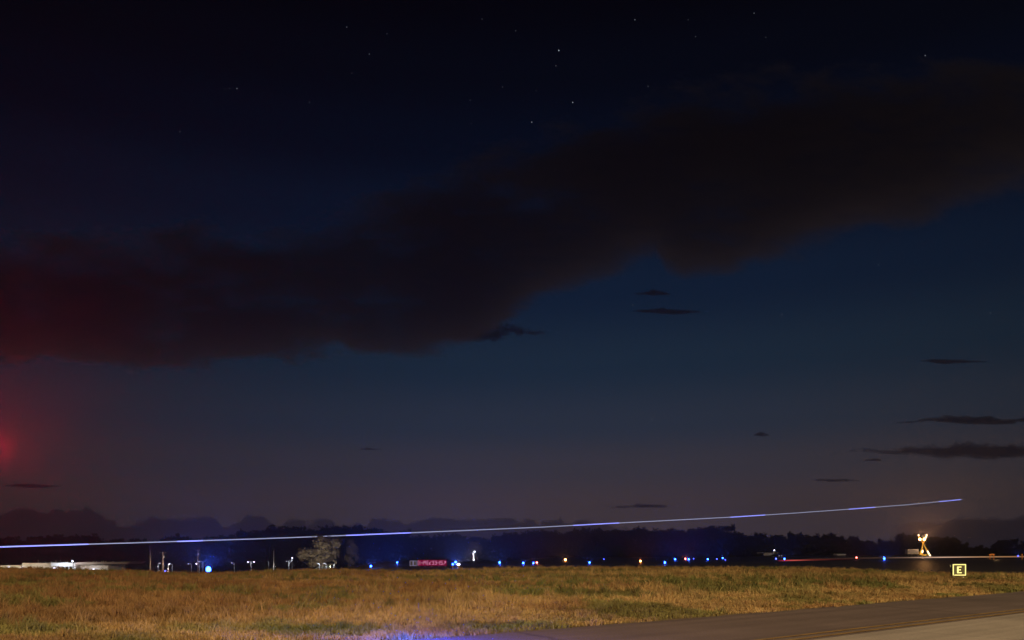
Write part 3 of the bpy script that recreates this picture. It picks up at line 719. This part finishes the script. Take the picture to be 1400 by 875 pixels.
# small parked aircraft and lamps left of the red streak
p = at(1051.5, 760.6, 330); g = Hf(p.x, p.y)
t = thing('parked_aircraft', (p.x, p.y, g), 'dim pale light aircraft tail left of the red streak', 'aircraft', None, math.radians(35))
MB().tube([(-3.6, 0, 1.15), (-3.0, 0, 1.2), (-1.5, 0, 1.35), (.5, 0, 1.35), (3.2, 0, 1.45)], [.18, .5, .62, .55, .14], 12).build('fuselage', M['white'], t, True)
MB().box((-.9, 0, 1.95), (1.4, 10, .14)).build('wing', M['white'], t)
MB().prism([(2.5, 1.5), (3.0, 2.7), (3.5, 2.7), (3.3, 1.4)], -.06, .06).build('fin', M['white'], t)
MB().box((3.0, 0, 1.55), (.8, 3.2, .08)).build('tailplane', M['white'], t)
for v in ((-2.6, 0), (-.3, -1.0), (-.3, 1.0)): MB().tube([(v[0], v[1]-.08, .25), (v[0], v[1]+.08, .25)], .25, 10).build('wheel', M['tyre'], t); MB().tube([(v[0], v[1], .25), (v[0], v[1]*.4, 1.1)], .05, 6).build('gear_leg', M['steel'], t)
lamp((1.0, -4, 3.2), 40, (1, .95, .8), t, .3)
def mast_light(px_, py_, D, label, r, lens, power=0):
    p = at(px_, py_, D); g = Hf(p.x, p.y); t = thing('mast_light', (p.x, p.y, g), label, 'light', 'small lights left of the red streak')
    MB().lathe((0, .05, -.2), [(.08, 0), (.06, p.z-g+.1)], 8).build('post', M['dark'], t)
    MB().ball((0, -.1, p.z-g), r).build('lamp_head', M[lens], t)
    if power: lamp((0, -.8, p.z-g-.3), power, (1, .9, .85), t, .2)
mast_light(1058.5, 752.4, 420, 'small white light high on a mast, above the left tip of the red streak', .26, 'whitelens', 60)
M['faint'] = emit('faint_lamp_lens', (.20, .18, .24), 1.0)
mast_light(1065.3, 760, 400, 'faint small light, first of two above the blue light on the red streak', .30, 'faint')
mast_light(1068.5, 759.8, 400, 'faint small light, second of two above the blue light on the red streak', .30, 'faint')

# ------------------------------------------------------------------ lighting of the foreground: apron floodlights behind the camera
for x, y, z, pw, col, tx, ty in ((-75, -70, 34, 112000, (1.0, .46, .15), -25, 40), (15, -75, 36, 290000, (1.0, .71, .40), 0, 35), (85, -50, 34, 245000, (1.0, .76, .42), 35, 40)):
    lamp((x, y, z), pw, col, None, .8, 'SPOT', math.radians(100), (tx-x, ty-y, -z), .5)
# added red lamp on an unseen mast, makes the left-edge glow in the haze
p = at(-11, 622, 60); g = Hf(p.x, p.y)
t = thing('added_lamp_mast', (p.x, p.y, g), 'added red lamp on an unseen mast, making the red glow at the left edge', 'added_red_lamp')
MB().lathe((0, 0, -.2), [(.10, 0), (.06, p.z-g)], 8).build('mast', M['steel'], t)
MB().ball((0, 0, p.z-g+.2), .12).build('added_red_lamp', M['redlens'], t)
lamp((.12, -.2, p.z-g+.25), 26000, (1, .003, .03), t, .05, 'SPOT', math.radians(115), Vector((.55, -.8, .5)), .9)

# ------------------------------------------------------------------ clouds (homogeneous bodies far outside the haze)
def cloud(label, field, box, D, depth, m, cell=4.0):
    x0, x1, y0, y1 = box
    gx = np.arange(x0, x1+cell, cell); gy = np.arange(y0, y1+cell*.5, cell*.5 if (y1-y0) < 60 else cell)
    X_, Y_ = np.meshgrid(gx, gy); S = sstep(0, 1, field(X_, Y_)); S[0] = S[-1] = 0; S[:, 0] = S[:, -1] = 0
    S[S < .004] = 0
    nx = len(gx); vid = {}; V = []; Fc = []
    def vert(j, i, side):
        s_ = S[j, i]; key = (j, i, side if s_ > 0 else 0)
        if key not in vid:
            off = 0 if s_ == 0 else (.45 if side else -.55)*depth*float(s_)
            # both faces lie on the same sight line; the depth is real
            vid[key] = len(V); V.append(tuple(at(gx[i], gy[j], D+off)))
        return vid[key]
    A_ = S > 0; cellon = A_[:-1, :-1] | A_[1:, :-1] | A_[:-1, 1:] | A_[1:, 1:]
    for j, i in zip(*np.nonzero(cellon)):
        f1 = [vert(j, i, 1), vert(j, i+1, 1), vert(j+1, i+1, 1), vert(j+1, i, 1)]; f0 = [vert(j, i, 0), vert(j+1, i, 0), vert(j+1, i+1, 0), vert(j, i+1, 0)]
        if set(f1) != set(f0): Fc.append(f1); Fc.append(f0)
    me = bpy.data.meshes.new('cloud'); me.from_pydata(V, [], Fc); me.materials.append(m); me.update()
    return tag(link('cloud', me), label, 'cloud', 'clouds in the night sky')
CD = 6000
cm = volume('dark_stratus', (.98, .88, .74), .0032, .0)
bt = [(-80, 318), (0, 322), (130, 330), (270, 318), (400, 330), (470, 312), (560, 266), (650, 238), (760, 192), (870, 160), (960, 132), (1060, 115), (1200, 95), (1300, 84), (1480, 78)]
bb = [(-80, 503), (120, 500), (250, 503), (330, 499), (400, 492), (440, 484), (500, 480), (560, 482), (600, 478), (645, 472), (672, 452), (700, 424), (760, 388), (850, 358), (896, 342), (912, 370), (935, 378), (965, 374), (1040, 353), (1120, 336), (1160, 318), (1250, 292), (1300, 268), (1480, 225)]
def f_bank(X_, Y_):
    t_ = np.interp(X_, *zip(*bt))-np.interp(X_, [0, 500, 900, 1400], [10, 38, 26, 12]); b_ = np.interp(X_, *zip(*bb))+np.interp(X_, [450, 560, 660, 760, 1100, 1400], [0, 10, 12, 14, 12, 30])
    n = fbm(X_*.012, Y_*.03, 5)-.5; n2 = fbm(X_*.03+9, Y_*.07, 4)-.5
    top = (Y_-t_+n*95+n2*30)/105; bot = (b_-Y_+n*34+n2*22)/np.interp(X_, [300, 700, 1400], [24, 34, 75])
    n3 = fbm(X_*.008+50, Y_*.022+9, 5); n4 = fbm(X_*.022+5, Y_*.09+31, 4)-.5
    fade = np.clip(.74+1.0*(n3-.5)+.6*n4, .3, 1.0)*(1-.25*sstep(1150, 1400, X_))
    return np.minimum(np.minimum(top, bot), fade)
cloud('huge dark cloud bank slanting across the sky from lower left to upper right', f_bank, (-80, 1480, 60, 530), CD, 900, cm, 4.0)
def ell(cx, cy, rx, ry, taper=0, rag=1.0, seed=0):
    def f(X_, Y_):
        n = fbm(X_*.035+seed, Y_*.13+seed, 5)-.5; n2 = fbm(X_*.16+seed*3, Y_*.42, 4)-.5
        u_ = (X_-cx)/rx; thick = np.clip(1-np.abs(u_)**1.3, 0, 1)*(1+taper*u_)*(1+1.7*rag*n)
        mid_ = cy+ry*.7*(vnoise(X_*.03+seed, seed+0*X_)-.5)
        up = (mid_-Y_)/(ry*(.75+.9*vnoise(X_*.10+seed, 2.5+0*X_)*(.5+vnoise(X_*.31, seed+0*X_)))); dn = (Y_-mid_)/(ry*.8)
        return 1.5*(thick-np.maximum(up, dn)+n2*1.3*rag-.12*rag)*np.clip((1.05-np.abs(u_))*6, 0, 1)
    return f, (cx-rx*1.25, cx+rx*1.25, cy-ry*3.4, cy+ry*3.0)
cs = volume('thin_dark_cloud', (.36, .32, .40), .0026, .0)
for i_, (c_, lb) in enumerate([
    ((664, 455, 104, 14, -.25, .5), 'dark tongue of cloud jutting right below the big bank'),
    ((912, 426, 62, 5.5, 0, .5), 'thin dark cloud sliver right of the big bank tongue'),
    ((895, 402, 30, 4, 0, .6), 'faint small wisp above the thin dark cloud sliver'),
    ((1305, 494, 60, 4.5, 0, .5), 'thin flat cloud streak high at the right edge of the sky'),
    ((1316, 576, 122, 7.6, .45, .4), 'long dark cloud streak at right, upper of the two heavy ones'),
    ((1300, 618, 200, 13.0, .75, .35), 'heavy long dark cloud wedge at right, lower of the two heavy ones'),
    ((1195, 629.5, 17, 2.6, 0), 'tiny cloud scrap just under the heavy long wedge'),
    ((1140, 657, 42, 3.8, 0, .5), 'thin small cloud over the right half of the rising streak'),
    ((876, 692.5, 58, 4.2, 0, .5), 'thin low cloud just above the rising streak near the middle'),
    ((45, 664.5, 52, 3.6, 0, .5), 'thin dark cloud low at the far left in the red glow'),
    ((505, 614, 17, 2.6, 0), 'tiny faint cloud alone low in the left half of the sky'),
    ((1040, 594, 16, 2.4, 0), 'tiny faint cloud left of the two heavy streaks')]):
    f_, bx_ = ell(*c_, seed=i_*7.7); cloud(lb, f_, bx_, 7000, 620, cs, 2.5)
ch = volume('distant_cumulus', (.24, .24, .42), .00055, .0)
ht = [(-80, 704), (0, 700), (25, 692), (60, 703), (78, 698), (102, 696.5), (125, 697), (148, 711), (170, 716), (210, 709), (255, 710), (285, 708), (306, 716), (325, 715), (340, 705), (360, 708), (382, 717), (403, 711), (420, 715), (440, 710.5), (466, 718), (500, 717), (515, 709), (530, 711), (555, 716), (602, 708), (640, 712), (700, 708.5), (740, 712), (800, 711.5), (830, 716), (905, 738)]
def f_hor(X_, Y_):
    n = 8*np.abs(2*vnoise(X_*.045, Y_*.05)-1)+5*np.abs(2*vnoise(X_*.11+7, Y_*.11)-1)+3*np.abs(2*vnoise(X_*.25, Y_*.25+3)-1)-7
    return np.minimum((Y_-np.interp(X_, *zip(*ht))-n)/5.0, np.minimum((790-Y_)/8, np.minimum((900-X_)/60, (X_+70)/10)))
cloud('low bank of far billowing clouds along the horizon at left', f_hor, (-80, 910, 680, 792), 9000, 1500, ch, 3.0)
def f_hor2(X_, Y_):
    n = fbm(X_*.04+5, Y_*.1, 4)-.5
    return np.minimum((Y_-np.interp(X_, [1200, 1260, 1340, 1480], [722, 712, 704, 702])+n*14)/9, np.minimum((790-Y_)/8, np.minimum((X_-1205)/70, (1478-X_)/8)))
cloud('low murky cloud bank along the horizon at right', f_hor2, (1200, 1480, 680, 792), 9000, 1500, ch, 3.0)

# ------------------------------------------------------------------ stars
STARS = [(764, 69, 1.0), (783, 140, .75), (727, 167, .7), (760, 90, .4), (868, 27, .6), (324, 121, .6), (307, 122, .3), (314, 121, .3), (246, 180, .5), (423, 140, .5), (172, 159, .2), (65, 264, .25), (428, 277, .3),
         (474, 37, .5), (505, 74, .5), (529, 46, .3), (481, 100, .3), (513, 199, .35), (477, 260, .35), (617, 238, .35), (643, 137, .35), (644, 169, .3), (659, 26, .3), (705, 42, .4), (687, 119, .3), (733, 124, .25), (886, 118, .4), (802, 271, .45),
         (941, 27, .35), (951, 50, .4), (1031, 18, .45), (1047, 51, .35), (1265, 76, .65), (1201, 362, .55), (1069, 430, .6), (1354, 428, .55), (1286, 447, .3), (1333, 447, .3), (1125, 521, .35), (865, 417, .4), (764, 524, .35), (843, 496, .3), (891, 573, .6), (245, 559, .35)]
sm = {}
special = {(764, 69): 'brightest star, high in the middle of the sky', (783, 140): 'fairly bright star below and right of the brightest star', (727, 167): 'fairly bright star below and left of the brightest star',
           (1265, 76): 'lone bright star high at the right over the cloud bank', (891, 573): 'lone star low over the middle of the tree line'}
DS = 14000
for x, y, br in STARS:
    key = round(br, 1)
    if key not in sm:
        mm = emit('star_light', (.75, .85, 1.0), .4*key*key+.04)
        sm[key] = MB().ball((0, 0, 0), 6.0+4.0*key, 6, 4).mesh('star', mm)
    o = link('star', sm[key]); o.location = at(x, y, DS)
    tag(o, special.get((x, y), 'faint tiny star, a pinprick in the dark sky'), 'star', 'stars in the night sky')

# ------------------------------------------------------------------ haze, sky, camera
hb = MB().box((0, 440, 22), (1900, 1120, 84))
hz = hb.build('haze', volume('thin_night_haze', (.78, .78, 1.0), .00024, .72)); tag(hz, kind='stuff')

w = bpy.data.worlds.new('World'); sc.world = w; w.use_nodes = True; nt = w.node_tree; nt.nodes.clear(); N = nt.nodes.new; Lk = nt.links.new
out = N('ShaderNodeOutputWorld'); bg = N('ShaderNodeBackground'); Lk(bg.outputs[0], out.inputs[0])
tc = N('ShaderNodeTexCoord'); sp = N('ShaderNodeSeparateXYZ'); Lk(tc.outputs['Generated'], sp.inputs[0])
def mth(op, a, b_=None):
    n = N('ShaderNodeMath'); n.operation = op
    for i_, v in enumerate((a, b_)):
        if v is None: continue
        if isinstance(v, (int, float)): n.inputs[i_].default_value = v
        else: Lk(v, n.inputs[i_])
    return n.outputs[0]
el = mth('ARCSINE', sp.outputs['Z']); el01 = mth('DIVIDE', el, math.radians(45))
rp = N('ShaderNodeValToRGB'); Lk(el01, rp.inputs[0]); cr = rp.color_ramp; cr.interpolation = 'EASE'
def elp(py): return math.degrees(math.atan((HZ-py)/F))/45
stops = [(770, (60, 55, 70)), (735, (62, 53, 57)), (690, (62, 53, 55)), (640, (52, 50, 57)), (580, (37, 45, 58)), (500, (23, 38, 54)), (400, (12, 27, 47)), (300, (7, 18, 37)), (200, (3, 9, 24)), (100, (2, 5, 15)), (0, (1, 2, 8)), (-150, (1, 2, 8))]
while len(cr.elements) < len(stops): cr.elements.new(.5)
for e, (py_, c_) in zip(cr.elements, stops):
    e.position = max(0, elp(py_)); e.color = (*lin(*c_), 1)
# afterglow fades to both sides of the sunset azimuth
az = mth('ARCTAN2', sp.outputs['X'], sp.outputs['Y'])
da = mth('SUBTRACT', az, math.radians(6)); fall = mth('POWER', mth('MAXIMUM', mth('COSINE', mth('MULTIPLY', da, 1.15)), 0.05), 2.3)
fall = mth('ADD', mth('MULTIPLY', fall, .95), .08)
vm = N('ShaderNodeVectorMath'); vm.operation = 'SCALE'; Lk(rp.outputs[0], vm.inputs[0]); Lk(fall, vm.inputs['Scale'])
sk = N('ShaderNodeTexSky'); sk.sky_type = 'NISHITA'; sk.sun_disc = False; sk.sun_elevation = math.radians(-4.5); sk.sun_rotation = math.radians(6)
v2 = N('ShaderNodeVectorMath'); v2.operation = 'SCALE'; Lk(sk.outputs[0], v2.inputs[0]); v2.inputs['Scale'].default_value = .0015
# warm town skyglow added below the horizon to lighten the undersides of the clouds
dn_ = N('ShaderNodeMapRange'); dn_.inputs[1].default_value = -.03; dn_.inputs[2].default_value = -.2; Lk(sp.outputs['Z'], dn_.inputs[0])
gl = N('ShaderNodeVectorMath'); gl.operation = 'SCALE'; gl.inputs[0].default_value = (.014, .0105, .0085); Lk(dn_.outputs[0], gl.inputs['Scale'])
v4 = N('ShaderNodeVectorMath'); v4.operation = 'ADD'; Lk(gl.outputs[0], v4.inputs[0]); Lk(v2.outputs[0], v4.inputs[1]); v2 = v4
v3 = N('ShaderNodeVectorMath'); v3.operation = 'ADD'; Lk(vm.outputs[0], v3.inputs[0]); Lk(v2.outputs[0], v3.inputs[1])
Lk(v3.outputs[0], bg.inputs[0]); bg.inputs[1].default_value = 1.0

cam = bpy.data.cameras.new('camera'); co = bpy.data.objects.new('camera', cam); COL.objects.link(co); sc.camera = co
co.location = (0, 0, CAMZ); co.rotation_euler = (math.radians(90), 0, 0)
cam.sensor_width = 36; cam.lens = F/1400*36; cam.shift_y = (HZ-437.5)/1400; cam.clip_start = .1; cam.clip_end = 40000

sc.render.engine = 'CYCLES'
cy = sc.cycles
cy.use_denoising = True; cy.denoising_input_passes = 'RGB_ALBEDO'; cy.max_bounces = 6; cy.diffuse_bounces = 2; cy.glossy_bounces = 2; cy.transmission_bounces = 2; cy.volume_bounces = 0; cy.transparent_max_bounces = 8
cy.sample_clamp_indirect = .8; cy.filter_width = 1.6; cy.use_light_tree = True
vs = sc.view_settings; vs.view_transform = 'Standard'; vs.look = 'None'; vs.exposure = 0; vs.gamma = 1; vs.use_curve_mapping = False
